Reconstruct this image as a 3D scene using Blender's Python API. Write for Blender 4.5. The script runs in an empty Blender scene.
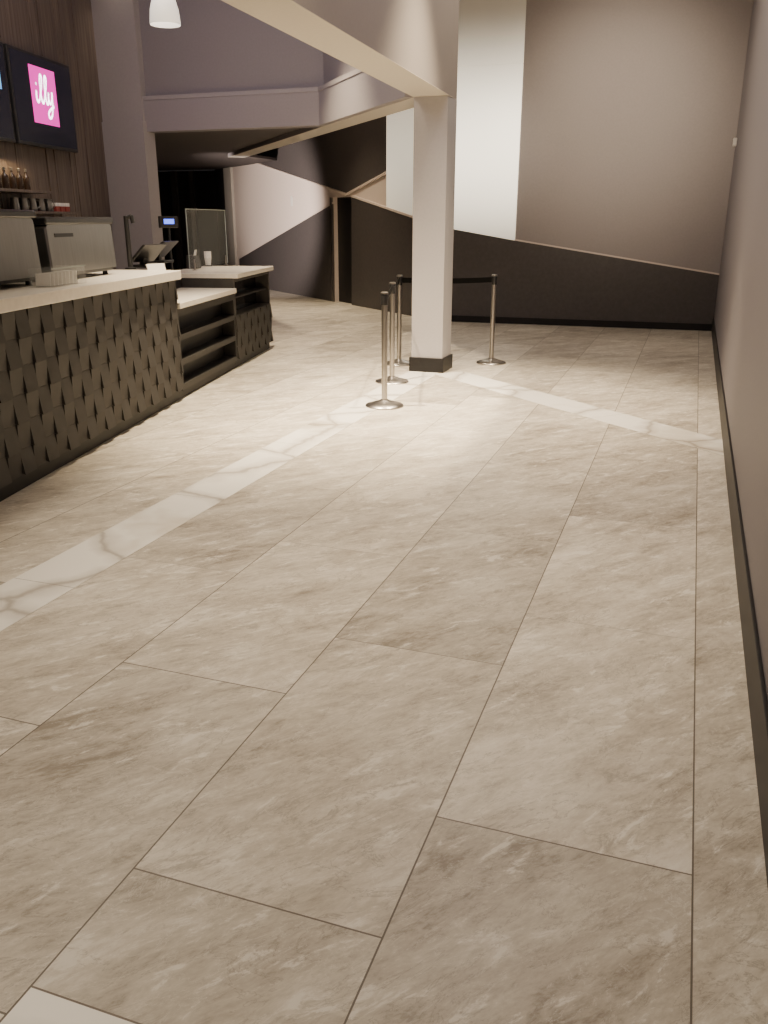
import bpy, bmesh, math, random
from mathutils import Vector, Matrix
random.seed(7)
SC = bpy.context.scene
C = SC.collection
PI = math.pi

# ------------------------------------------------------------------ camera
H = 1.55; FPX = 850.0
TH = math.atan(293 / FPX)
PS = math.atan(316 / (FPX / math.cos(TH)))
ct, st, cp, sp = math.cos(TH), math.sin(TH), math.cos(PS), math.sin(PS)
CAM = Vector((0, 0, H))
cd = bpy.data.cameras.new('camera'); co = bpy.data.objects.new('camera', cd); C.objects.link(co)
co.location = CAM; co.rotation_euler = (PI / 2 - TH, 0, PS)
cd.sensor_fit = 'VERTICAL'; cd.sensor_height = 36; cd.lens = FPX / 1024 * 36; cd.clip_start = .02
SC.camera = co

def ray(u, v):
    x = (u - 384) / FPX; y = (512 - v) / FPX
    F = ct + y * st; U = -st + y * ct
    return Vector((x * cp - F * sp, x * sp + F * cp, U))
def G(u, v, z=0.0):
    r = ray(u, v); return CAM + r * ((z - H) / r.z)
def hit(u, v, p, n):
    r = ray(u, v); return CAM + r * ((p - CAM).dot(n) / r.dot(n))

# ------------------------------------------------------------------ mesh helpers
class MB:
    def __init__(s): s.bm = bmesh.new()
    def box(s, x0, x1, y0, y1, z0, z1):
        vs = [s.bm.verts.new(p) for p in ((x0,y0,z0),(x1,y0,z0),(x1,y1,z0),(x0,y1,z0),(x0,y0,z1),(x1,y0,z1),(x1,y1,z1),(x0,y1,z1))]
        for f in ((3,2,1,0),(4,5,6,7),(0,1,5,4),(1,2,6,5),(2,3,7,6),(3,0,4,7)): s.bm.faces.new([vs[i] for i in f])
        return s
    def ext(s, pts, vec):
        a = [s.bm.verts.new(p) for p in pts]; b = [s.bm.verts.new(Vector(p) + Vector(vec)) for p in pts]
        n = len(a); s.bm.faces.new(a); s.bm.faces.new(b[::-1])
        for i in range(n): s.bm.faces.new((a[i], b[i], b[(i+1) % n], a[(i+1) % n]))
        return s
    def cyl(s, p0, p1, r0, r1=None, n=20):
        r1 = r0 if r1 is None else r1
        p0 = Vector(p0); p1 = Vector(p1); ax = (p1 - p0).normalized()
        e1 = ax.orthogonal().normalized(); e2 = ax.cross(e1)
        A = []; B = []
        for i in range(n):
            w = e1 * math.cos(2*PI*i/n) + e2 * math.sin(2*PI*i/n)
            A.append(s.bm.verts.new(p0 + w*r0)); B.append(s.bm.verts.new(p1 + w*r1))
        s.bm.faces.new(A[::-1]); s.bm.faces.new(B)
        for i in range(n): s.bm.faces.new((A[i], A[(i+1) % n], B[(i+1) % n], B[i]))
        return s
    def lathe(s, prof, c=(0,0,0), n=28, cap0=True, cap1=True):
        rings = []
        for r, z in prof:
            rings.append([s.bm.verts.new((c[0]+r*math.cos(2*PI*i/n), c[1]+r*math.sin(2*PI*i/n), c[2]+z)) for i in range(n)])
        for a, b in zip(rings, rings[1:]):
            for i in range(n): s.bm.faces.new((a[i], a[(i+1) % n], b[(i+1) % n], b[i]))
        if cap0: s.bm.faces.new(rings[0][::-1])
        if cap1: s.bm.faces.new(rings[-1])
        return s
    def build(s, name, m, parent=None, bevel=0, smooth=False):
        bmesh.ops.recalc_face_normals(s.bm, faces=s.bm.faces)
        me = bpy.data.meshes.new(name); s.bm.to_mesh(me); s.bm.free()
        o = bpy.data.objects.new(name, me); C.objects.link(o); me.materials.append(m)
        if parent: o.parent = parent
        if bevel:
            b = o.modifiers.new('bevel', 'BEVEL'); b.width = bevel; b.segments = 2; b.limit_method = 'ANGLE'
        if smooth:
            for p in me.polygons: p.use_smooth = True
            e = o.modifiers.new('split', 'EDGE_SPLIT'); e.split_angle = math.radians(40)
        return o

def tag(o, label, cat, group=None):
    o['label'] = label; o['category'] = cat
    if group: o['group'] = group
    return o
def struct(o): o['kind'] = 'structure'; return o
def thing(name, label, cat, loc=(0,0,0), rz=0, group=None):
    o = bpy.data.objects.new(name, None); C.objects.link(o); o.empty_display_size = .1
    o.location = loc; o.rotation_euler = (0, 0, rz); return tag(o, label, cat, group)
def dup(root, loc, rz, label=None):
    r = root.copy(); C.objects.link(r); r.location = loc; r.rotation_euler = (0, 0, rz)
    if label: r['label'] = label
    for ch in list(root.children):
        c = ch.copy(); C.objects.link(c); c.parent = r
    return r

# ------------------------------------------------------------------ materials
def nd(nt, t, **kw):
    n = nt.nodes.new(t)
    for k, v in kw.items(): setattr(n, k, v)
    return n
def mat(name, col, rough=.5, metal=0, var=.08, scale=6, bump=0, emis=0, ecol=None, trans=0, alpha=1, stretch=(1,1,1), spec=.5):
    m = bpy.data.materials.new(name); m.use_nodes = True; nt = m.node_tree; L = nt.links
    b = nt.nodes['Principled BSDF']
    tc = nd(nt, 'ShaderNodeTexCoord'); mp = nd(nt, 'ShaderNodeMapping'); mp.inputs['Scale'].default_value = stretch
    nz = nd(nt, 'ShaderNodeTexNoise'); nz.inputs['Scale'].default_value = scale; nz.inputs['Detail'].default_value = 5
    cr = nd(nt, 'ShaderNodeValToRGB')
    cr.color_ramp.elements[0].position = .3; cr.color_ramp.elements[1].position = .7
    cr.color_ramp.elements[0].color = [max(0, c*(1-var)) for c in col] + [1]
    cr.color_ramp.elements[1].color = [min(1, c*(1+var)) for c in col] + [1]
    L.new(tc.outputs['Object'], mp.inputs['Vector']); L.new(mp.outputs['Vector'], nz.inputs['Vector'])
    L.new(nz.outputs['Fac'], cr.inputs['Fac']); L.new(cr.outputs['Color'], b.inputs['Base Color'])
    b.inputs['Roughness'].default_value = rough; b.inputs['Metallic'].default_value = metal
    b.inputs['Specular IOR Level'].default_value = spec
    if trans: b.inputs['Transmission Weight'].default_value = trans
    if alpha < 1: b.inputs['Alpha'].default_value = alpha
    if emis:
        b.inputs['Emission Strength'].default_value = emis
        b.inputs['Emission Color'].default_value = list(ecol or col) + [1]
    if bump:
        bp = nd(nt, 'ShaderNodeBump'); bp.inputs['Strength'].default_value = bump; bp.inputs['Distance'].default_value = .01
        L.new(nz.outputs['Fac'], bp.inputs['Height']); L.new(bp.outputs['Normal'], b.inputs['Normal'])
    return m

M = {}
M['wall'] = mat('mauve_paint', (.31, .278, .270), .75, scale=40, var=.03, bump=.05)
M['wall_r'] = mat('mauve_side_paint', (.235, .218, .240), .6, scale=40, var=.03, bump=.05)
M['pier'] = mat('pier_paint', (.37, .342, .337), .75, scale=40, var=.03, bump=.05)
M['wall_up'] = mat('grey_taupe_paint', (.27, .248, .256), .75, scale=40, var=.03, bump=.05)
M['band'] = mat('grey_taupe_band_paint', (.32, .295, .304), .7, scale=40, var=.03)
M['bandedge'] = mat('grey_taupe_edge_paint', (.35, .325, .333), .7, scale=40, var=.03)
M['beige'] = mat('beige_paint', (.72, .62, .56), .75, scale=40, var=.03)
M['beam'] = mat('beam_paint', (.34, .308, .290), .8, scale=40, var=.02, spec=.2)
M['soffit'] = mat('lightened_soffit_paint', (.56, .52, .46), .75, scale=40, var=.03)  # bounce light on the undersides put into the colour; the jamb shares it
M['colm'] = mat('column_paint', (.43, .413, .428), .65, scale=40, var=.03)
M['dark'] = mat('charcoal_wainscot', (.070, .062, .062), .5, scale=20, var=.1)
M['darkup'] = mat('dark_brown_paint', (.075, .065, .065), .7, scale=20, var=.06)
M['base'] = mat('black_vinyl', (.012, .011, .012), .45, scale=20, var=.1, spec=.3)
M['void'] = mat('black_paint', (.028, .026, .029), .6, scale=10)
M['ceil'] = mat('ceiling_paint', (.35, .31, .29), .8)
M['steel'] = mat('brushed_steel', (.27, .265, .26), .36, 1, var=.06, scale=60, stretch=(1, 1, .05))
M['stan'] = mat('satin_steel', (.42, .40, .38), .3, 1, var=.05, scale=80, stretch=(1, 1, .05))
M['blackp'] = mat('black_plastic', (.018, .018, .02), .35, var=.1)
M['belt'] = mat('black_webbing', (.006, .006, .006), .9, var=.15, scale=80, spec=.1)
M['quartz'] = mat('white_quartz', (.74, .70, .63), .25, var=.04, scale=25)
M['scale'] = mat('charcoal_scale_tile', (.050, .047, .046), .55, var=.12, scale=9, spec=.2)
M['cab'] = mat('charcoal_laminate', (.034, .032, .032), .5, var=.08, scale=10, spec=.25)
M['slot'] = mat('black_laminate_shade', (.008, .008, .009), .55, var=.1)
M['whitep'] = mat('white_paper', (.82, .80, .76), .6, var=.02)
M['whiteplast'] = mat('white_plastic', (.75, .73, .70), .4, var=.02)
M['screen'] = mat('dark_blue_screen', (.010, .011, .018), .25, var=.2, scale=2, emis=.022, ecol=(.12, .11, .26))
M['bglass'] = mat('black_glass', (.010, .010, .012), .12, var=.1)
M['pink'] = mat('magenta_screen', (.6, .04, .35), .4, var=.02, emis=2.0, ecol=(.66, .015, .33))
M['letter'] = mat('white_screen', (.9, .9, .9), .4, var=.01, emis=2.2, ecol=(1, .9, .97))
M['bluelcd'] = mat('blue_display', (.05, .1, .8), .3, var=.02, emis=2.5, ecol=(.12, .2, 1))
M['cyan'] = mat('pale_blue_picture', (.1, .3, .5), .3, var=.3, scale=6, emis=1.3, ecol=(.12, .38, .75))
M['shade'] = mat('opal_glass', (.85, .82, .76), .3, var=.01, emis=.75, ecol=(1, .93, .82))
M['glass'] = mat('clear_glass', (.8, .84, .84), .04, var=.01, alpha=.06)
M['glassedge'] = mat('glass_edge', (.38, .42, .41), .2, var=.02)
M['brown'] = mat('brown_glass', (.035, .022, .016), .15, var=.2)
M['red'] = mat('red_card', (.30, .05, .04), .5, var=.05)
M['edge'] = mat('metal_edge', (.34, .32, .31), .4, 1, var=.05)
M['grout'] = mat('dark_grout', (.22, .19, .16), .8)
M['wood'] = mat('dark_walnut', (.12, .092, .077), .5, var=.4, scale=3, stretch=(9, 9, .4), bump=.1)

# floor tile layout
XA, TW, TL, Y0 = .160, .666, 1.327, .544
def floor_mat():
    m = bpy.data.materials.new('stone_floor_tile'); m.use_nodes = True; nt = m.node_tree; L = nt.links
    b = nt.nodes['Principled BSDF']
    tc = nd(nt, 'ShaderNodeTexCoord'); sx = nd(nt, 'ShaderNodeSeparateXYZ'); L.new(tc.outputs['Object'], sx.inputs[0])
    def ma(op, a, b_=None):
        n = nd(nt, 'ShaderNodeMath', operation=op)
        for i, q in enumerate((a, b_)):
            if q is None: continue
            if isinstance(q, (int, float)): n.inputs[i].default_value = q
            else: L.new(q, n.inputs[i])
        return n.outputs[0]
    def rng(x, a, b_, c, d_):
        r = nd(nt, 'ShaderNodeMapRange'); L.new(x, r.inputs[0])
        for i, q in enumerate((a, b_, c, d_)): r.inputs[i + 1].default_value = q
        return r.outputs[0]
    def mix(f, a, col):
        n = nd(nt, 'ShaderNodeMix', data_type='RGBA'); L.new(f, n.inputs[0]); L.new(a, n.inputs[6]); n.inputs[7].default_value = col; return n.outputs[2]
    U = ma('DIVIDE', ma('SUBTRACT', sx.outputs[0], XA), TW); row = ma('FLOOR', U); fu = ma('SUBTRACT', U, row)
    off = ma('MULTIPLY', ma('ADD', row, 1), TL / 3)
    Vv = ma('DIVIDE', ma('SUBTRACT', ma('SUBTRACT', sx.outputs[1], Y0), off), TL); k = ma('FLOOR', Vv); fv = ma('SUBTRACT', Vv, k)
    du = ma('MULTIPLY', ma('MINIMUM', fu, ma('SUBTRACT', 1, fu)), TW)
    dv = ma('MULTIPLY', ma('MINIMUM', fv, ma('SUBTRACT', 1, fv)), TL)
    inner = ma('LESS_THAN', row, -.5)                                # the cut strip along the right wall has no cross joints
    cross = ma('MULTIPLY', ma('MULTIPLY', ma('LESS_THAN', dv, .0024), inner), rng(sx.outputs[1], 2.3, 3.1, .9, .35))
    gr = ma('MAXIMUM', ma('MULTIPLY', ma('LESS_THAN', du, .0024), .95), cross)
    cx = nd(nt, 'ShaderNodeCombineXYZ'); L.new(row, cx.inputs[0]); L.new(ma('MULTIPLY', k, inner), cx.inputs[1])
    wn = nd(nt, 'ShaderNodeTexWhiteNoise', noise_dimensions='3D'); L.new(cx.outputs[0], wn.inputs['Vector'])
    sc = nd(nt, 'ShaderNodeVectorMath', operation='SCALE'); L.new(wn.outputs['Color'], sc.inputs[0]); sc.inputs['Scale'].default_value = 20
    ad = nd(nt, 'ShaderNodeVectorMath', operation='ADD'); L.new(tc.outputs['Object'], ad.inputs[0]); L.new(sc.outputs[0], ad.inputs[1])
    rt = nd(nt, 'ShaderNodeMapping'); rt.inputs['Rotation'].default_value = (0, 0, math.radians(-50)); L.new(ad.outputs[0], rt.inputs[0])
    mp = nd(nt, 'ShaderNodeMapping'); mp.inputs['Scale'].default_value = (1.0, 2.6, 1); L.new(rt.outputs[0], mp.inputs[0])
    def noise(s, d, r, dist):
        n = nd(nt, 'ShaderNodeTexNoise'); n.inputs['Scale'].default_value = s; n.inputs['Detail'].default_value = d
        n.inputs['Roughness'].default_value = r; n.inputs['Distortion'].default_value = dist
        L.new(mp.outputs[0], n.inputs['Vector']); return n.outputs['Fac']
    n1 = noise(1.6, 12, .70, .3); n2 = noise(6.0, 12, .80, .5); n3 = noise(2.1, 9, .66, .9); n4 = noise(6, 10, .74, .4); n5 = noise(3.6, 12, .80, .5); n6 = noise(24, 6, .7, .2); n7 = noise(1.4, 10, .72, .4); n8 = noise(3.0, 8, .66, 1.2)
    mixv = ma('ADD', ma('ADD', ma('MULTIPLY', n1, .46), ma('MULTIPLY', n2, .36)), ma('MULTIPLY', n6, .18))
    mixv = ma('ADD', mixv, ma('MULTIPLY', ma('SUBTRACT', wn.outputs['Value'], .42), .05))
    cr = nd(nt, 'ShaderNodeValToRGB'); e = cr.color_ramp.elements
    e[0].position = .405; e[0].color = (.305, .265, .21, 1)
    e[1].position = .60; e[1].color = (.77, .72, .63, 1)
    q = e.new(.468); q.color = (.50, .45, .375, 1)
    q = e.new(.532); q.color = (.625, .575, .485, 1)
    L.new(mixv, cr.inputs[0])
    vein = ma('ABSOLUTE', ma('SUBTRACT', n3, .5)); vein2 = ma('ABSOLUTE', ma('SUBTRACT', n8, .5))
    c1 = mix(rng(n7, .52, .66, 0, .45), cr.outputs[0], (.78, .73, .645, 1))   # cloudy pale patches
    c1 = mix(rng(vein, 0, .008, .55, 0), c1, (.26, .225, .18, 1))              # fine dark veins
    c1 = mix(rng(vein2, 0, .007, .55, 0), c1, (.84, .80, .72, 1))              # fine pale veins
    c2 = mix(rng(n4, .575, .625, 0, .8), c1, (.84, .80, .72, 1))
    c3 = mix(rng(n5, .565, .625, 0, .52), c2, (.265, .228, .18, 1))            # grey brown flecks and streaks
    hs = nd(nt, 'ShaderNodeHueSaturation'); L.new(c3, hs.inputs['Color'])
    L.new(ma('ADD', .89, ma('MULTIPLY', wn.outputs['Value'], .19)), hs.inputs['Value'])
    c4 = mix(gr, hs.outputs[0], (.115, .095, .075, 1))
    L.new(c4, b.inputs['Base Color'])
    L.new(ma('ADD', .28, ma('MULTIPLY', n2, .22)), b.inputs['Roughness'])
    b.inputs['Specular IOR Level'].default_value = .45
    return m
M['floor'] = floor_mat()

def marble_mat():
    m = bpy.data.materials.new('white_marble_strip'); m.use_nodes = True; nt = m.node_tree; L = nt.links
    b = nt.nodes['Principled BSDF']; tc = nd(nt, 'ShaderNodeTexCoord')
    nz = nd(nt, 'ShaderNodeTexNoise'); nz.inputs['Scale'].default_value = 4; nz.inputs['Detail'].default_value = 6
    L.new(tc.outputs['Object'], nz.inputs['Vector'])
    sc = nd(nt, 'ShaderNodeVectorMath', operation='SCALE'); L.new(nz.outputs['Color'], sc.inputs[0]); sc.inputs['Scale'].default_value = .18
    ad = nd(nt, 'ShaderNodeVectorMath', operation='ADD'); L.new(tc.outputs['Object'], ad.inputs[0]); L.new(sc.outputs[0], ad.inputs[1])
    mp = nd(nt, 'ShaderNodeMapping'); mp.inputs['Location'].default_value = (1.35, .4, 0); L.new(ad.outputs[0], mp.inputs[0])
    v = nd(nt, 'ShaderNodeTexVoronoi', feature='DISTANCE_TO_EDGE'); v.inputs['Scale'].default_value = 1.25
    L.new(mp.outputs[0], v.inputs['Vector'])
    cr = nd(nt, 'ShaderNodeValToRGB'); e = cr.color_ramp.elements
    e[0].position = .005; e[0].color = (.54, .50, .44, 1); e[1].position = .11; e[1].color = (1.0, .975, .905, 1)
    q = e.new(.030); q.color = (.80, .765, .70, 1)
    L.new(v.outputs['Distance'], cr.inputs[0])
    n2 = nd(nt, 'ShaderNodeTexNoise'); n2.inputs['Scale'].default_value = 1.1; n2.inputs['Detail'].default_value = 4; L.new(mp.outputs[0], n2.inputs['Vector'])
    r2 = nd(nt, 'ShaderNodeValToRGB'); r2.color_ramp.elements[0].position = .34; r2.color_ramp.elements[0].color = (.80, .775, .73, 1); r2.color_ramp.elements[1].position = .41; r2.color_ramp.elements[1].color = (1, 1, 1, 1)
    L.new(n2.outputs['Fac'], r2.inputs[0])
    mx = nd(nt, 'ShaderNodeMix', data_type='RGBA', blend_type='MULTIPLY'); mx.inputs[0].default_value = 1
    L.new(cr.outputs[0], mx.inputs[6]); L.new(r2.outputs[0], mx.inputs[7])
    L.new(mx.outputs[2], b.inputs['Base Color'])
    b.inputs['Roughness'].default_value = .26
    return m
M['marble'] = marble_mat()

# ------------------------------------------------------------------ key positions
Z = Vector((0, 0, 1)); EY = Vector((0, 1, 0))
HC = 5.0
XR = G(742, 684).x + .03
YB = G(716, 331).y
BC = Vector((XR, YB, 0))
K = G(440, 321)
D1 = G(272, 290)
colp = G(411, 371)
XL, YLc = colp.x, colp.y
CWD = .345
ZB = hit(412, 97, Vector((0, YLc, 0)), EY).z
P2 = G(318, 126, ZB); Q = G(228, 157, ZB)
O = G(0, 505); E = G(272, 348)
d = (E - O).normalized(); ANG = math.atan2(d.y, d.x)
MC = Matrix.Translation(O) @ Matrix.Rotation(ANG, 4, 'Z'); MCI = MC.inverted()
nL = Vector((-d.y, d.x, 0))
def LC(s, y, z): return MC @ Vector((s, y, z))
def sat(u, v, y=0.0):
    p = MCI @ hit(u, v, LC(0, y, 0), nL); return p.x, p.z
S1 = sat(183, 394)[0]; S2 = sat(238, 366)[0]; S3 = sat(272, 348)[0]
YF2 = P2.y
PL = hit(115, 200, Vector((0, YF2, 0)), EY)
DW = (MCI @ PL).y
def at0(p, z): return Vector((p.x, p.y, z))

# ------------------------------------------------------------------ room shell
struct(MB().box(-16, XR + .15, -2.65, 22, -.12, 0).build('floor', M['floor']))
struct(MB().box(-16, XR + .15, -2.65, 22, HC, HC + .1).build('ceiling', M['ceil']))
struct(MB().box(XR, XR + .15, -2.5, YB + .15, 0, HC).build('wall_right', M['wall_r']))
struct(MB().box(XR - .014, XR, -2.5, YB - .02, 0, .19).build('baseboard_right', M['base'], bevel=.003))
struct(MB().box(-16, XR + .15, -2.65, -2.5, 0, HC).build('wall_rear', M['wall']))

bd = (BC - K).normalized(); bn = Vector((bd.y, -bd.x, 0))
if bn.y > 0: bn = -bn
struct(MB().ext([K, BC, BC + Z*HC, K + Z*HC], -bn*.15).build('wall_back', M['wall']))
def hb(u, v): return hit(u, v, K, bn)
wd = (D1 - K).normalized(); wn_ = Vector((wd.y, -wd.x, 0))
if wn_.y > 0: wn_ = -wn_
def hw(u, v): return hit(u, v, K, wn_)

# backlit frosted glass: brightness gradient put into the emission, strongest in its lower half
def backlit(name, zc, peak, base, spread):
    m = mat(name, (.70, .67, .60), .32, scale=3, var=.02, emis=1, ecol=(1, .89, .70)); nt = m.node_tree; L = nt.links
    b = nt.nodes['Principled BSDF']; tc = nd(nt, 'ShaderNodeTexCoord'); sx = nd(nt, 'ShaderNodeSeparateXYZ'); L.new(tc.outputs['Object'], sx.inputs[0])
    a = nd(nt, 'ShaderNodeMath', operation='SUBTRACT'); L.new(sx.outputs[2], a.inputs[0]); a.inputs[1].default_value = zc
    c = nd(nt, 'ShaderNodeMath', operation='ABSOLUTE'); L.new(a.outputs[0], c.inputs[0])
    r = nd(nt, 'ShaderNodeMapRange', interpolation_type='SMOOTHSTEP'); L.new(c.outputs[0], r.inputs[0])
    for i, q in enumerate((0, spread, peak, base)): r.inputs[i + 1].default_value = q
    L.new(r.outputs[0], b.inputs['Emission Strength']); return m
zc = hb(490, 150).z
M['panelw'] = backlit('frosted_glass', zc, 2.4, .05, 1.9)
M['panelw2'] = backlit('frosted_glass_side', zc, .75, .15, 1.8)

WL = hw(222, 250); DLp = hw(334, 250); DRp = hw(352, 250); zd = hw(343, 197).z
wl = MB()
wl.ext([at0(K,0), at0(DRp,0), at0(DRp,HC), at0(K,HC)], -wn_*.15)
wl.ext([at0(DRp,zd), at0(DLp,zd), at0(DLp,HC), at0(DRp,HC)], -wn_*.15)
wl.ext([at0(DLp,0), at0(WL,0), at0(WL,HC), at0(DLp,HC)], -wn_*.15)
struct(wl.build('wall_far_left', M['beige']))
dr = struct(MB().ext([at0(DRp,.0), at0(DLp,.0), at0(DLp,zd), at0(DRp,zd)], wn_*.04).build('door_1', M['base']))
dr.location = -wn_*.13
def panel(name, m, pts, off=.02, n=wn_):
    return struct(MB().ext([p + n*.001 for p in pts], n*off).build(name, m))
def line(name, p, q, n, th=.035):
    panel(name, M['beige'], [p, q, q + Z*th, p + Z*th], .03, n)
panel('trim_1', M['dark'], [hw(441, 227.5), hw(352.5, 197), at0(DRp, 0), at0(K, 0)])
panel('trim_2', M['dark'], [hw(333.5, 204), hw(240, 259), at0(hw(240, 259), 0), at0(DLp, 0)])
panel('trim_3', M['darkup'], [hw(347, 193), hw(387, 171), at0(hw(387, 171), HC), at0(WL, HC), hw(222, 150)], .015)
panel('trim_4', M['edge'], [at0(DLp, 0), at0(hw(332.6, 250), 0), at0(hw(332.6, 250), zd), at0(DLp, zd)], .04)
panel('window_1', M['panelw2'], [hw(441, 227.5), hw(387, 209), at0(hw(387, 209), HC), at0(K, HC)], .012)
line('trim_23', hw(441, 227.5), hw(352.5, 197), wn_)
line('trim_24', hw(333.5, 204), hw(240, 259), wn_)
line('trim_25', hw(347, 193.5), hw(238, 156), wn_, -.035)
line('trim_26', hw(347, 193.5), hw(387, 171.5), wn_, -.035)
pa, pb, pc_ = hw(221, 250), hw(230, 250), hw(237, 250)
panel('trim_21', M['void'], [at0(pa, 0), at0(pb, 0), at0(pb, HC), at0(pa, HC)], .04)
panel('trim_22', M['soffit'], [at0(pb, 0), at0(pc_, 0), at0(pc_, HC), at0(pb, HC)], .06)
zk = hw(440, 227).z; pc = hb(720, 275); pc = Vector((BC.x, BC.y, pc.z)); ps = hb(515, 240.5)
panel('trim_5', M['dark'], [at0(K, 0), at0(BC, 0), pc, ps, at0(K, zk)], .02, bn)
line('trim_27', ps, pc, bn, .022)
zs = hb(490, 65).z
panel('window_2', M['panelw'], [at0(K, zk), ps, at0(ps, zs - .002), at0(K, zs - .002)], .012, bn)
panel('window_3', M['panelw'], [at0(K, zs + .002), at0(ps, zs + .002), at0(ps, HC), at0(K, HC)], .012, bn)
panel('trim_6', M['base'], [at0(K, 0), at0(BC, 0), at0(BC, .1), at0(K, .1)], .03, bn)

# dropped beam and bulkheads
bmd = Vector((-.045, 1, 0))                                   # the beam runs slightly askew
def bq(x, y): return Vector((x + bmd.x*(y - YLc), y, 0))
yb1 = YLc + CWD + .01
bpoly = [bq(XL - .01, -2.5), bq(XL + CWD + .01, -2.5), bq(XL + CWD + .01, yb1), bq(XL - .01, yb1)]
struct(MB().ext([at0(p, ZB + .004) for p in bpoly], Z*(HC - ZB - .004)).build('trim_7', M['beam']))
struct(MB().ext([at0(p, ZB) for p in bpoly], Z*.004).build('trim_15', M['soffit']))  # pale sheet under the beam, stands in for light thrown up from the floor
A = Vector((XL - .02, YLc + .02, 0)); bd2 = (Q - A); bd2.z = 0; bd2.normalize(); bn2 = Vector((bd2.y, -bd2.x, 0))
if bn2.y < 0: bn2 = -bn2
Qg = at0(Q, 0)
tI = (YF2 - A.y) / bd2.y; P = A + bd2 * tI
fp = [A, Qg, Qg + bn2*.32, A + bn2*.32]
struct(MB().ext([at0(p, ZB) for p in fp], Z*(HC - ZB)).build('wall_bulkhead', M['wall_up']))
struct(MB().ext([at0(p, ZB - .004) for p in fp], Z*.004).build('trim_8', M['soffit']))
zL = hit(320, 88, Vector((0, YF2, 0)), EY).z
# ledge band round both faces of the recess, with a nosing along its top
Pc = A - bn2*.08 + bd2 * ((YF2 - .08 - (A - bn2*.08).y) / bd2.y)
Pc2 = A - bn2*.09 + bd2 * ((YF2 - .09 - (A - bn2*.09).y) / bd2.y)
PLg = Vector((PL.x, YF2, 0))
struct(MB().ext([at0(A, ZB), at0(P, ZB), at0(PLg, ZB), at0(PLg - EY*.08, ZB), at0(Pc, ZB), at0(A - bn2*.08, ZB)], Z*(zL - ZB - .05)).build('trim_9', M['band']))
struct(MB().ext([at0(q_, zL - .05) for q_ in (A, P, PLg, PLg - EY*.09, Pc2, A - bn2*.09)], Z*.05).build('trim_10', M['bandedge']))
struct(MB().box(PL.x - .3, P.x, YF2, YF2 + .15, ZB, HC).build('wall_upper', M['wall_up']))
prx = hit(160, 200, Vector((0, YF2 + .1, 0)), EY).x
zp = hit(130, 121, Vector((0, YF2 - .16, 0)), EY).z
struct(MB().box(PL.x - .2, prx, YF2 - .16, YF2 + .1, 0, zp).build('wall_pier', M['pier']))
pux = hit(138, 60, Vector((0, YF2 - .12, 0)), EY).x
struct(MB().box(PL.x - .2, pux, YF2 - .12, YF2, zp, HC).build('wall_pier_upper', M['pier']))
# dark room beyond
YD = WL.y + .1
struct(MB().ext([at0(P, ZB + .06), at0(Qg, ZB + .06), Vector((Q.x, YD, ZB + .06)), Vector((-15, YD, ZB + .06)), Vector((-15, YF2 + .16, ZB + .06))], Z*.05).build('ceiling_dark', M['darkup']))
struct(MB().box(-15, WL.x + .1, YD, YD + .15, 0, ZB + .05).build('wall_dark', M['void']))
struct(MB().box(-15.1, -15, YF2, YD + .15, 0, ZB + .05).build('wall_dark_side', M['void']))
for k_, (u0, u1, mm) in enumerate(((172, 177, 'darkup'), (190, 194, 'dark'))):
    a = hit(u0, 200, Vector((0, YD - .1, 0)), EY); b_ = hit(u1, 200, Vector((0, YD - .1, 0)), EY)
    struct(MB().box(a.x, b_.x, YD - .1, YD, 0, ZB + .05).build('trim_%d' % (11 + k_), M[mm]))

# bar wall with vertical planks
wb = MB(); s = -8.0; sE = (MCI @ PL).x
while s < sE:
    w = random.choice((.10, .13, .16)); e_ = min(s + w, sE)
    wb.box(s, e_ - .004, DW + random.choice((0, .008, .016)), DW + .15, 0, HC); s += w
o = struct(wb.build('wall_left', M['wood'])); o.matrix_world = MC

# floor strips: white stone tiles laid on a dark bed, open joints between them
SX0 = G(0, 587).x; SX1 = SX0 + .31
def strip(p, q, hw_, joint, n1, n2):
    dd = (q - p); Ln = dd.length; dd.normalize(); ss = Vector((-dd.y, dd.x, 0))*hw_
    struct(MB().ext([p - ss, q - ss, q + ss, p + ss], Z*.0008).build(n1, M['grout']))
    mb = MB(); t0 = 0.0
    while t0 < Ln - .01:
        t1 = min(t0 + joint, Ln); a_ = p + dd*(t0 + .002); b2 = p + dd*(t1 - .002)
        mb.ext([a_ - ss, b2 - ss, b2 + ss, a_ + ss], Z*.0016); t0 = t1
    struct(mb.build(n2, M['marble']))
strip(Vector(((SX0+SX1)/2, -2.5, 0)), Vector(((SX0+SX1)/2, YLc - .02, 0)), .165, 1.327, 'trim_13', 'trim_14')
a = G(717, 446); b_ = G(478, 381); sd = (b_ - a).normalized()
st_ = a + sd * ((XR + .1 - a.x) / sd.x)
en_ = a + sd * ((XL + CWD + .06 - a.x) / sd.x)
strip(st_, en_, .18, 1.327, 'trim_16', 'trim_17')
XC = XA - 2*TW
strip(Vector((XR, .905, 0)), Vector((XC + .002, .905, 0)), .15, 2.8, 'trim_18', 'trim_19')
struct(MB().box(XC + .002, XR - .014, 1.055, 1.060, 0, .0012).build('trim_20', M['grout']))

# ------------------------------------------------------------------ column
t = thing('column', 'square pale painted column on a black base carrying the ceiling beam', 'column', (XL + CWD/2, YLc + CWD/2, 0))
h_ = CWD / 2
MB().box(-h_, h_, -h_, h_, .0, ZB).build('shaft', M['colm'], t, bevel=.006)
MB().box(-h_-.018, h_+.018, -h_-.018, h_+.018, 0, .15).build('base', M['base'], t, bevel=.004)

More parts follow.
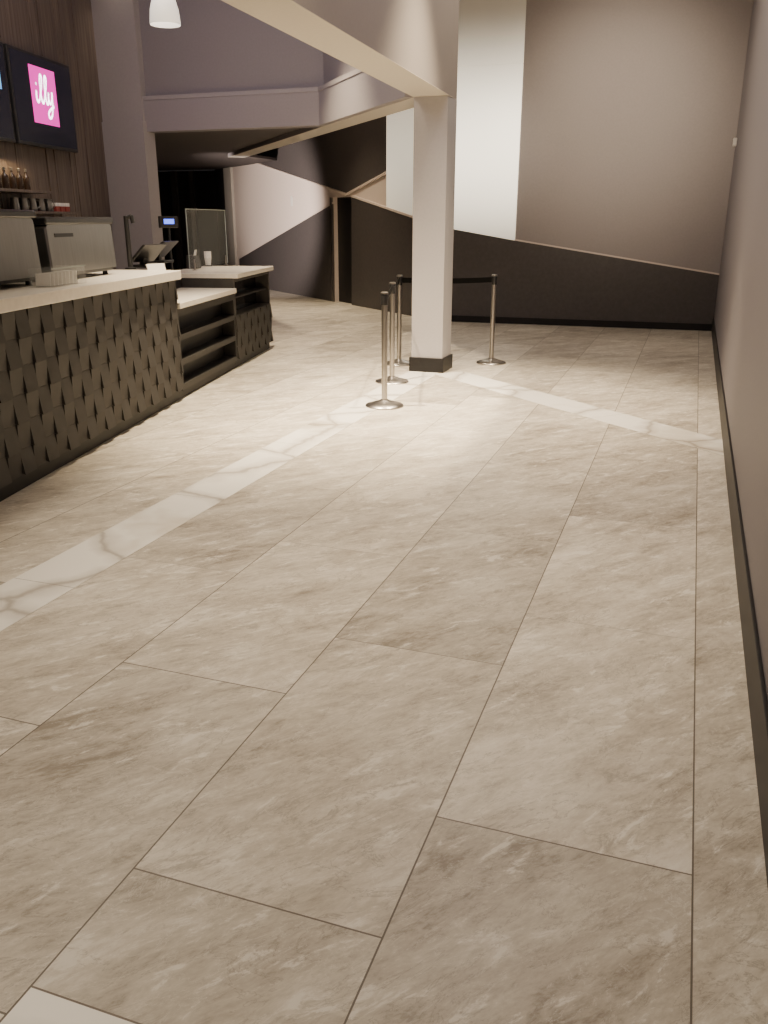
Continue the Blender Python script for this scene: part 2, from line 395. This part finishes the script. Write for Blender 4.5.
# ------------------------------------------------------------------ stanchions
def stanchion(loc, hgt, label):
    t = thing('stanchion', label, 'stanchion', loc, 0, 'belt stanchions around the column')
    MB().lathe([(.165, 0), (.168, .008), (.16, .018), (.10, .034), (.045, .052), (.034, .06)], n=36).build('base', M['stan'], t, smooth=True)
    MB().cyl((0, 0, .055), (0, 0, hgt - .10), .0255, n=24).build('pole', M['stan'], t, smooth=True)
    MB().lathe([(.030, hgt-.10), (.031, hgt-.095), (.031, hgt-.02), (.027, hgt-.004), (.016, hgt)], n=24).build('belt_head', M['blackp'], t, smooth=True)
    MB().lathe([(.0325, hgt-.012), (.0325, hgt+.002), (.022, hgt+.008)], n=24).build('cap', M['stan'], t, smooth=True)
    return t
SP = [(384.5, 406), (392, 382), (399, 364), (491, 363)]
LB = ['steel belt stanchion nearest the camera, in front of the column',
      'steel belt stanchion second from the camera, beside the black column base',
      'steel belt stanchion farthest back on the left, partly behind the column',
      'steel belt stanchion standing alone to the right of the column']
st_o = []
for (u, vb), lb in zip(SP, LB):
    g = G(u, vb); st_o.append((stanchion(g, .965, lb), g))
def belt(i, j):
    a, b = st_o[i][1], st_o[j][1]; v = (b - a); v.z = 0; Ln = v.length; v.normalize(); n = Vector((-v.y, v.x, 0))
    p0 = v*.031; p1 = v*(Ln - .031); mb = MB(); N = 8
    for k in range(N):
        q0 = p0.lerp(p1, k/N); q1 = p0.lerp(p1, (k+1)/N)
        z0 = .890 - .012*math.sin(PI*k/N); z1 = .890 - .012*math.sin(PI*(k+1)/N)
        mb.ext([at0(q0, z0), at0(q1, z1), at0(q1, z1 + .055), at0(q0, z0 + .055)], n*.002)
    mb.build('belt', M['belt'], st_o[i][0])
belt(0, 1); belt(1, 2); belt(3, 2)

# ------------------------------------------------------------------ service counter
def scales(x0, x1, z0, z1, w=.145, hr=.16):
    # woven relief of broad flat tiles: in a chequer, one tile leans out at its foot and the next at its head
    mb = MB(); V = mb.bm.verts.new; F = mb.bm.faces.new; c = 0; x = x0
    while x < x1 - .01:
        a = x + .003; b = min(x + w - .003, x1); z = z1; r = 0
        while z > z0 + .01:
            zb_ = max(z - hr, z0)
            even = (r + c) % 2 == 0
            yt, yb_ = (-.005, -.025) if even else (-.016, -.006)
            za, zc_ = (z - .001, zb_ - (.006 if even and zb_ > z0 + .02 else 0) + .001)
            tl = V((a, yt, za)); tr = V((b, yt, za)); bl = V((a, yb_, zc_)); br_ = V((b, yb_, zc_))
            kl = V((a, 0, zc_ + .01)); kr = V((b, 0, zc_ + .01)); ul = V((a, 0, za)); ur = V((b, 0, za))
            F((tl, bl, br_, tr)); F((bl, kl, kr, br_)); F((tl, ul, kl, bl)); F((tr, br_, kr, ur)); F((ul, tl, tr, ur))
            z -= hr; r += 1
        x += w; c += 1
    return mb
SA = -2.2; ZT = 1.13; TT = .075
t = thing('service_counter', 'long dark service counter clad in overlapping charcoal scale tiles', 'counter', LC(0, 0, 0), ANG)
MB().box(SA, S1, 0, .74, .09, ZT - TT).build('body', M['slot'], t)
scales(SA, S1, .10, ZT - TT - .005).build('scale_panel', M['scale'], t)
MB().box(SA, S1, .03, .70, 0, .09).build('toe_kick', M['slot'], t)
tag(MB().box(SA, S1 + .02, -.06, .80, ZT - TT, ZT).build('countertop', M['quartz'], bevel=.005), 'long white stone countertop on the scale clad counter', 'countertop').matrix_world = MC
ZLo = .85; ZE = 1.0
t = thing('shelf_cabinet', 'low dark cabinet with open horizontal shelves in the middle of the counter', 'cabinet', LC(0, 0, 0), ANG)
mb = MB(); mb.box(S1+.001, S1 + .04, 0, .72, .08, ZLo - .05); mb.box(S2 - .04, S2-.001, 0, .72, .08, ZLo - .05)
mb.box(S1 + .04, S2 - .04, 0, .40, .08, .13); mb.box(S1 + .04, S2 - .04, 0, .40, ZLo - .12, ZLo - .05)
mb.build('body', M['cab'], t)
MB().box(S1 + .04, S2 - .04, .14, .72, .08, ZLo - .05).build('back_panel', M['slot'], t)  # black fill, the shade inside the open shelves put into its colour
for z in (.30, .52): MB().box(S1 + .04, S2 - .04, .0, .14, z, z + .05).build('shelf', M['cab'], t)
MB().box(S1+.001, S2-.001, .03, .70, 0, .08).build('toe_kick', M['slot'], t)
tag(MB().box(S1 + .022, S2 - .001, -.03, .76, ZLo - .05, ZLo).build('countertop', M['quartz'], bevel=.004), 'low white stone countertop above the open shelf cabinet', 'countertop').matrix_world = MC
tag(MB().box(S1 + .022, S2 - .001, .58, .74, ZLo, ZE - .05).build('counter_riser', M['cab']), 'dark riser box along the back of the low countertop', 'riser').matrix_world = MC
t = thing('display_cabinet', 'dark end cabinet with recessed black niche above scale tiles', 'cabinet', LC(0, 0, 0), ANG)
mb = MB(); mb.box(S2, S3, .0, .76, .08, .56); mb.box(S2, S3, .35, .76, .56, ZE - .05); mb.box(S2, S2 + .05, 0, .35, .56, ZE - .05); mb.box(S3 - .05, S3, 0, .35, .56, ZE - .05); mb.box(S2 + .05, S3 - .05, 0, .35, ZE - .09, ZE - .05)
mb.build('body', M['scale'], t)
MB().box(S2 + .05, S3 - .05, .16, .18, .56, ZE - .09).build('niche_back', M['bglass'], t)
MB().box(S2 + .05, S3 - .05, .03, .16, .73, .745).build('niche_shelf', M['cab'], t)
scales(S2, S3, .09, .55).build('scale_panel', M['scale'], t)
MB().box(S2, S3, .03, .70, 0, .08).build('toe_kick', M['slot'], t)
mb = MB().ext([(S2, -.05, ZE - .05), (S3 + .04, -.05, ZE - .05), (S3 + .04, .82, ZE - .05), (S1 + .025, .82, ZE - .05), (S1 + .025, .57, ZE - .05), (S2, .57, ZE - .05)], (0, 0, .05))
tag(mb.build('countertop', M['quartz'], bevel=.004), 'white stone countertop on the far end cabinet with the recessed niche', 'countertop').matrix_world = MC

# ------------------------------------------------------------------ things on the counter
def machine(s0, s1, zt, label, y0=.28):
    t = thing('espresso_machine', label, 'coffee machine', LC(s0, y0, ZT), ANG)
    w = s1 - s0; h = zt - ZT - .05
    def prof(k, r=.03, n=4):
        pts = [(k, .055), (w - k, .055)]
        for i in range(n + 1):
            a_ = PI/2*i/n; pts.append((w - k - r + r*math.cos(a_), h - r + r*math.sin(a_)))
        for i in range(n + 1):
            a_ = PI/2 + PI/2*i/n; pts.append((k + r + r*math.cos(a_), h - r + r*math.sin(a_)))
        return pts
    mb = MB(); rings = []
    for (k, y_) in ((.012, 0.0), (.0, .012), (.0, .44), (.02, .47)):
        rings.append([mb.bm.verts.new((x_, y_ + (.02*(z_ - .055)/h if y_ < .1 else 0), z_)) for x_, z_ in prof(k)])
    for r0, r1 in zip(rings, rings[1:]):
        m_ = len(r0)
        for i in range(m_): mb.bm.faces.new((r0[i], r0[(i+1) % m_], r1[(i+1) % m_], r1[i]))
    mb.bm.faces.new(rings[0][::-1]); mb.bm.faces.new(rings[-1])
    mb.build('steel_body', M['steel'], t, smooth=True)
    MB().ext([(-.015, .0, h), (w + .015, .0, h), (w + .015, .49, h), (-.015, .49, h)], (0, 0, .05)).build('cup_tray', M['blackp'], t, bevel=.012)
    MB().box(.02, w - .02, .03, .45, .03, .056).build('base', M['blackp'], t, bevel=.004)
    MB().box(w*.10, w*.36, .010, .022, h - .085, h - .06).build('nameplate', M['blackp'], t)
    for x in (.06, w - .06):
        for y in (.08, .40): MB().cyl((x, y, 0), (x, y, .032), .022, .018, n=14).build('foot', M['blackp'], t, smooth=True)
    return t
a0 = sat(-40, 288, .28)[0]; a1 = sat(44, 282, .28)[0]; a2 = sat(54, 280, .28)[0]; a3 = sat(118, 274, .28)[0]
zt1 = sat(20, 210, .35)[1]; zt2 = sat(80, 217, .35)[1]
machine(a0, a1, zt1, 'steel backed coffee machine at the left edge of the photo')
machine(a2, a3, zt2, 'steel backed coffee machine on counter right of the clear bin')

b0 = sat(50, 284, .08)[0]; b1 = sat(84, 280, .08)[0]
t = thing('clear_bin', 'clear acrylic bin of white packets on the white countertop', 'bin', LC(b0, .06, ZT), ANG)
w = b1 - b0; mb = MB(); mb.box(0, w, 0, .006, 0, .12); mb.box(0, w, .154, .16, 0, .12); mb.box(0, .006, .006, .154, 0, .12); mb.box(w - .006, w, .006, .154, 0, .12); mb.box(.006, w - .006, .006, .154, 0, .006)
mb.build('bin_body', M['glass'], t)
MB().box(-.003, w + .003, -.003, .0, .112, .122).build('rim', M['glassedge'], t)
for k in range(8):
    x0 = .02 + (w - .06)*k/8
    pk = MB().ext([(x0, .03, .007), (x0, .13, .007), (x0 + .012, .13, .085), (x0 + .012, .03, .085)], (.008, 0, 0)).build('packet', M['whitep'])
    pk.matrix_world = Matrix.Translation(LC(b0, .06, ZT)) @ Matrix.Rotation(ANG, 4, 'Z')
    tag(pk, 'white paper packet standing in the clear acrylic bin', 'packet', 'packets in the clear bin')

sx, sz = sat(131, 272, .45); zt = sat(131, 216, .45)[1]
t = thing('tap_tower', 'slim black post with a bent spout on the countertop', 'tap', LC(sx, .45, ZT), ANG)
MB().lathe([(.05, 0), (.05, .012), (.02, .02)], n=20).build('base', M['blackp'], t, smooth=True)
MB().cyl((0, 0, .015), (0, 0, zt - ZT), .022, n=16).build('post', M['blackp'], t, smooth=True)
mb = MB(); mb.cyl((0, 0, zt - ZT - .02), (0, -.05, zt - ZT), .018, n=12); mb.cyl((0, -.05, zt - ZT + .004), (0, -.06, zt - ZT - .06), .018, n=12); mb.build('spout', M['blackp'], t, smooth=True)

def pos(u, vb, vt, y, label, rz, w=.15):
    s0 = sat(u, vb, y)[0]; z1 = sat(u, vt, y)[1]; h = z1 - ZT
    t = thing('register_terminal', label, 'register', LC(s0, y, ZT), ANG + rz)
    MB().ext([(-.11, -.08, 0), (.11, -.08, 0), (.11, .12, 0), (-.11, .12, 0)], (0, 0, .025)).build('base', M['blackp'], t, bevel=.006)
    MB().ext([(0-.03, .02, .02), (-.03, .07, .02), (-.03, .05, h*.6), (-.03, 0, h*.6)], (.06, 0, 0)).build('stand', M['blackp'], t, bevel=.006)
    MB().ext([(-w, -.10, h*.98), (-w, -.13, h*.95), (-w, .05, h*.22), (-w, .085, h*.25)], (2*w, 0, 0)).build('monitor', M['blackp'], t, bevel=.008)
    MB().ext([(-w+.02, .0835, h*.285), (-w+.02, -.082, h*.945), (-w+.02, -.080, h*.95), (-w+.02, .0865, h*.29)], (2*w-.04, 0, 0)).build('screen', M['bglass'], t)
pos(148, 273, 243, .40, 'black register terminal nearer the tap, with tilted monitor', -.35)
pos(163, 271, 240, .60, 'black register terminal nearer the blue display, with tilted monitor', -.1, .16)

sx = max(sat(172, 270, .70)[0], S1 + .12); zt = sat(172, 217, .70)[1]
t = thing('customer_display', 'small blue lit display on a thin black pole', 'display', LC(sx, .70, ZE), ANG - .9)
MB().lathe([(.06, 0), (.06, .012), (.02, .02)], n=20).build('base', M['blackp'], t, smooth=True)
MB().cyl((0, 0, .015), (0, 0, zt - ZE - .06), .014, n=12).build('pole', M['blackp'], t, smooth=True)
MB().box(-.10, .10, -.025, .025, zt - ZE - .11, zt - ZE + .01).build('housing', M['blackp'], t, bevel=.006)
MB().box(-.055, .055, -.028, -.024, zt - ZE - .07, zt - ZE - .02).build('screen', M['bluelcd'], t)

t = thing('menu_stand', 'white card leaning on a small stand on the low countertop', 'card stand', LC(S1 + .16, .16, ZLo), ANG - .5)
MB().ext([(-.10, -.02, .012), (-.10, -.012, .008), (-.10, .10, .32), (-.10, .092, .324)], (.20, 0, 0)).build('card', M['whitep'], t)
MB().ext([(-.03, -.03, 0), (-.03, .14, 0), (-.03, .14, .008), (-.03, .098, .26), (-.03, .086, .24), (-.03, -.01, .012), (-.03, -.03, .03)], (.06, 0, 0)).build('easel', M['blackp'], t)

g0 = sat(190, 270, .62)[0]; g1 = sat(228, 270, .62)[0]; zg = sat(210, 210, .62)[1]
t = thing('glass_partition', 'clear frameless glass guard on short steel posts above the far countertop', 'glass guard', LC(g0, .62, ZE), ANG)
w = g1 - g0
MB().box(.0, w, -.004, .004, .02, zg - ZE).build('glass_panel', M['glass'], t)
mb = MB(); mb.box(-.003, w + .003, -.0045, .0045, zg - ZE, zg - ZE + .006); mb.box(-.003, .0, -.0045, .0045, .02, zg - ZE); mb.box(w, w + .003, -.0045, .0045, .02, zg - ZE)
mb.build('glass_edge', M['glassedge'], t)
for x in (.12, w - .12):
    mb = MB(); mb.cyl((x, -.016, 0), (x, -.016, .12), .011, n=14); mb.cyl((x, -.016, 0), (x, -.016, .01), .03, n=18); mb.build('post', M['edge'], t, smooth=True)
# equipment seen through the glass
t = thing('receipt_printer', 'small grey receipt printer behind the clear glass guard', 'printer', LC(g0 + w*.35, .745, ZE), ANG)
MB().ext([(-.09, -.06, 0), (-.09, .06, 0), (-.09, .06, .15), (-.09, -.02, .15), (-.09, -.06, .09)], (.18, 0, 0)).build('body', M['cab'], t, bevel=.008)
MB().ext([(-.04, -.022, .145), (-.04, -.018, .15), (-.04, -.034, .21), (-.04, -.036, .21)], (.08, 0, 0)).build('paper', M['whitep'], t)
t = thing('cup_dispenser', 'stack of white paper cups behind the clear glass guard', 'cup stack', LC(g0 + w*.72, .745, ZE), ANG)
mb = MB().lathe([(.030, 0), (.042, .10), (.044, .102), (.041, .115), (.044, .117), (.041, .13), (.044, .132), (.041, .145), (.044, .147), (.041, .16), (.045, .165), (.045, .172)], n=20)
mb.build('cups', M['whitep'], t, smooth=True)
MB().lathe([(.055, 0), (.055, .012), (.046, .014)], n=20).build('tray', M['blackp'], t)

# ------------------------------------------------------------------ screens on the bar wall
def tv(s0, s1, z0, z1, label):
    t = thing('wall_screen', label, 'screen', LC((s0+s1)/2, DW, z0), ANG)
    w = (s1 - s0)/2; h = z1 - z0
    MB().box(-w, w, -.14, -.08, 0, h).build('frame', M['blackp'], t, bevel=.01)
    MB().box(-w + .035, w - .035, -.142, -.139, .035, h - .035).build('display_panel', M['screen'], t)
    MB().box(-.2, .2, -.08, .0, h*.3, h*.7).build('wall_mount', M['blackp'], t)
    return t
yv = DW - .14
q0 = sat(13.5, 100, yv)[0]; q1 = sat(73, 100, yv)[0]; zt = sat(42, 56, yv)[1]; zb = sat(42, 147, yv)[1]
t = tv(q0, q1, zb, zt, 'black wall screen showing a magenta square with white lettering')
cx0 = sat(32, 100, yv)[0] - (q0+q1)/2; cx1 = sat(56.5, 100, yv)[0] - (q0+q1)/2
cz1 = sat(44, 69, yv)[1] - zb; cz0 = sat(44, 124, yv)[1] - zb
MB().box(cx0, cx1, -.145, -.1415, cz0, cz1).build('logo_square', M['pink'], t)
def spline(pts, n=7):
    P_ = [Vector(p) for p in pts]; P_ = [P_[0]*2 - P_[1]] + P_ + [P_[-1]*2 - P_[-2]]; out = []
    for i in range(1, len(P_) - 2):
        for k in range(n):
            f = k/n; a_, b__, c_, d_ = P_[i-1:i+3]
            out.append(.5*((2*b__) + (c_ - a_)*f + (2*a_ - 5*b__ + 4*c_ - d_)*f*f + (3*b__ - a_ - 3*c_ + d_)*f**3))
    return out + [P_[-2]]
letters = [('letter', [[(.14, .58), (.13, .42), (.19, .35), (.27, .42)]]), ('letter_dot', [[(.165, .715), (.175, .74)]]),
           ('letter', [[(.27, .42), (.40, .68), (.45, .88), (.39, .93), (.345, .75), (.35, .45), (.41, .35), (.48, .42)]]),
           ('letter', [[(.48, .42), (.61, .68), (.66, .88), (.60, .93), (.555, .75), (.56, .45), (.62, .35), (.69, .44)]]),
           ('letter', [[(.71, .60), (.69, .45), (.76, .37), (.84, .46), (.88, .62)],
            [(.88, .62), (.86, .35), (.78, .12), (.66, .06), (.62, .15), (.74, .25), (.92, .33)]])]
lw = .029; SXw = cx1 - cx0; SZh = cz1 - cz0
def lp3(p): return Vector((cx0 + SXw*(.07 + .84*p[0]), -.1455, cz0 + SZh*(.08 + .84*p[1])))
for nm, lt in letters:
    mb = MB()
    for stq in lt:
        pts = spline(stq) if len(stq) > 2 else [Vector(p) for p in stq]
        for p0, p1 in zip(pts, pts[1:]):
            v = (p1 - p0); v.normalize(); nn = Vector((-v.y, v.x))*lw; ex = v*lw*.45
            mb.ext([lp3(p0 - ex + nn), lp3(p0 - ex - nn), lp3(p1 + ex - nn), lp3(p1 + ex + nn)], (0, -.002, 0))
    mb.build(nm, M['letter'], t)
wv = q1 - q0
t2 = tv(q0 - .06 - wv, q0 - .06, zb, zt, 'black wall screen cut off by the left edge of the photo')
hh = zt - zb
MB().box(-wv*.2, wv*.39, -.145, -.1415, hh*.52, hh*.84).build('picture', M['cyan'], t2)

def shelf(u1, v, label):
    z = sat(20, v, DW - .12)[1]; sR = sat(u1, v, DW - .12)[0]; sL = sat(-60, v, DW - .12)[0]
    o = tag(MB().box(sL, sR, DW - .26, DW, z - .03, z).build('wall_shelf', M['wood'], bevel=.003), label, 'shelf'); o.matrix_world = MC
    return sL, sR, z
sL, sR, z1 = shelf(40, 190, 'upper dark wooden shelf below the wall screens')
proto = thing('bottle', '', 'bottle', (0,0,0), 0, 'bottles on the upper bar shelf')
MB().lathe([(.032, 0), (.036, .01), (.036, .12), (.03, .145), (.013, .17), (.012, .20)], n=16).build('body', M['brown'], proto, smooth=True)
MB().lathe([(.015, .195), (.015, .222), (.012, .225)], n=14).build('cap', M['steel'], proto, smooth=True)
for k in range(6):
    p = LC(sR - .30 - k*.15, DW - .13, z1); lb = 'dark glass bottle with metal cap on the upper bar shelf'
    if k == 0: proto.location = p; proto['label'] = lb
    else: dup(proto, p, 0, lb)
sL, sR, z2 = shelf(70, 211, 'lower dark wooden shelf behind the coffee machines')
jp = thing('steel_pitcher', '', 'pitcher', (0,0,0), 0, 'steel pitchers on the lower bar shelf')
MB().lathe([(.05, 0), (.055, .01), (.05, .07), (.042, .12), (.046, .14)], n=18).build('body', M['steel'], jp, smooth=True)
mb = MB(); mb.cyl((.05, 0, .03), (.085, 0, .05), .006, n=8); mb.cyl((.085, 0, .05), (.08, 0, .11), .006, n=8); mb.cyl((.08, 0, .11), (.042, 0, .12), .006, n=8); mb.build('handle', M['steel'], jp, smooth=True)
for k in range(5):
    p = LC(sR - .55 - k*.19, DW - .13, z2); lb = 'steel milk pitcher on the lower bar shelf'
    if k == 0: jp.location = p; jp['label'] = lb
    else: dup(jp, p, k*.5, lb)
for k in range(3):
    x = sR - .12 - k*.13
    t = thing('carton', '', 'carton', LC(x, DW - .13, z2), ANG, 'small cartons on the lower bar shelf')
    t['label'] = 'small red and white carton on the lower bar shelf'
    MB().box(-.045, .045, -.03, .03, 0, .06).build('body', M['red'], t, bevel=.003)
    MB().box(-.045, .045, -.03, .03, .06, .10).build('lid', M['whitep'], t, bevel=.003)

# pendant
pp = LC(*[sat(168, 60, .3)[0], .3, 0]); fwd = Vector((-sp, cp, 0)); zz = hit(168, 25, pp, fwd).z
t = thing('pendant_lamp', 'white opal glass pendant lamp hanging above the counter', 'lamp', (pp.x, pp.y, zz))
MB().lathe([(.135, 0), (.138, .015), (.128, .12), (.10, .22), (.05, .28), (.03, .30)], n=32, cap0=False).build('shade', M['shade'], t, smooth=True)
MB().lathe([(.032, .295), (.032, .36), (.01, .38)], n=16).build('holder', M['edge'], t, smooth=True)
MB().cyl((0, 0, .37), (0, 0, HC - zz), .006, n=8).build('cord', M['blackp'], t)
MB().lathe([(.01, .06), (.05, .09), (.055, .13), (.03, .2), (.02, .30)], n=18).build('bulb', M['letter'], t, smooth=True)

# wall devices
g = hit(737, 142, Vector((XR, 0, 0)), Vector((1, 0, 0)))
t = thing('wall_sensor', 'small white sensor high on the right wall', 'sensor', (XR, g.y, g.z - .05))
MB().box(-.05, 0, -.05, .05, 0, .1).build('housing', M['whiteplast'], t, bevel=.01)
MB().cyl((-.05, 0, .05), (-.062, 0, .05), .025, .02, n=16).build('lens', M['edge'], t, smooth=True)
g = hw(292, 201)
o = thing('wall_switch', 'small white plate on the beige far wall', 'switch', g, math.atan2(wn_.y, wn_.x) + PI/2)
MB().box(-.05, .05, -.012, 0, -.10, .10).build('plate', M['whiteplast'], o, bevel=.003)
MB().box(-.015, .015, -.02, -.011, -.03, .03).build('rocker', M['whiteplast'], o, bevel=.002)

# ------------------------------------------------------------------ lights
def area(name, loc, size, power, col, target=None, sy=None):
    l = bpy.data.lights.new(name, 'AREA'); l.energy = power; l.color = col; l.size = size
    if sy: l.shape = 'RECTANGLE'; l.size_y = sy
    o = bpy.data.objects.new(name, l); C.objects.link(o); o.location = loc
    if target is not None: o.rotation_euler = (Vector(target) - Vector(loc)).to_track_quat('-Z', 'Y').to_euler()
    return o
def spot(name, loc, target, power, col, ang, blend=.8, r=.08):
    l = bpy.data.lights.new(name, 'SPOT'); l.energy = power; l.color = col; l.spot_size = math.radians(ang); l.spot_blend = blend; l.shadow_soft_size = r
    o = bpy.data.objects.new(name, l); C.objects.link(o); o.location = loc
    o.rotation_euler = (Vector(target) - Vector(loc)).to_track_quat('-Z', 'Y').to_euler()
WARM = (1, .84, .64); GOLD = (1, .80, .53)
area('hall_light', (-1.0, 2.0, 4.9), 1.6, 112, WARM, sy=4.5)
area('far_hall_light', (-1.2, 9.0, 4.9), 1.5, 75, WARM, sy=3)
area('left_light', (-4.6, 5.5, 4.9), 2, 115, WARM, sy=5)
spot('floor_spot_a', (-3.6, 6.4, 4.7), (-3.0, 6.8, 0), 3000, GOLD, 68, 1)
spot('floor_spot_b', (-1.5, 7.6, 4.7), (-1.7, 7.4, 0), 1900, GOLD, 68, 1)
spot('floor_spot_d', (-1.3, 3.8, 4.7), (-1.3, 4.6, 0), 430, GOLD, 75, 1)
fc = (K + D1)*.5; fc = fc.lerp(K, .35) + wn_*1.3
spot('floor_spot_c', (fc.x, fc.y, 4.8), (fc.x + wn_.x*.5, fc.y + wn_.y*.5, 0), 1000, GOLD, 80, 1)
spot('floor_spot_e', (-4.6, 9.2, 4.7), (-4.2, 10.2, 0), 1100, GOLD, 62, 1)
wc = hb(618, 112)
spot('wall_washer', wc + bn*3.4 + Z*1.0, wc, 480, WARM, 64, 1, .3)
pcn = hb(487, 150)
spot('panel_spot', pcn + bn*2.6 + Z*.9, pcn, 110, (1, .9, .74), 45, 1, .3)
tg = hw(284, 212); lo_ = hit(133, 200, Vector((0, 13.2, 0)), EY)
spot('corridor_fill', (lo_.x, lo_.y, 1.4), tg, 1400, (1, .84, .73), 60, .7, .1)  # unseen fill lamp added behind the pier to brighten the beige wall
area('violet_light', (-5.0, 7.6, 4.7), 1.5, 42, (.90, .80, 1.0), target=(-5.8, YF2, 3.0))
area('violet_side', (-1.2, 6.0, 4.8), 1.5, 30, (.82, .74, 1.0), target=(XR, 7, 2))
p_ = LC(sat(95, 60, DW)[0], DW - .5, 4.7)
spot('wood_spot', p_, LC(sat(95, 60, DW)[0], DW, 2.4), 110, WARM, 70, 1)
lp = LC(sat(10, 160, DW - .1)[0], DW - .12, sat(10, 158, DW - .1)[1])
area('shelf_light', lp, .05, 3.5, (1, .7, .35), sy=.8)
w_ = bpy.data.worlds.new('world'); SC.world = w_; w_.use_nodes = True
w_.node_tree.nodes['Background'].inputs[0].default_value = (.5, .45, .45, 1); w_.node_tree.nodes['Background'].inputs[1].default_value = .08
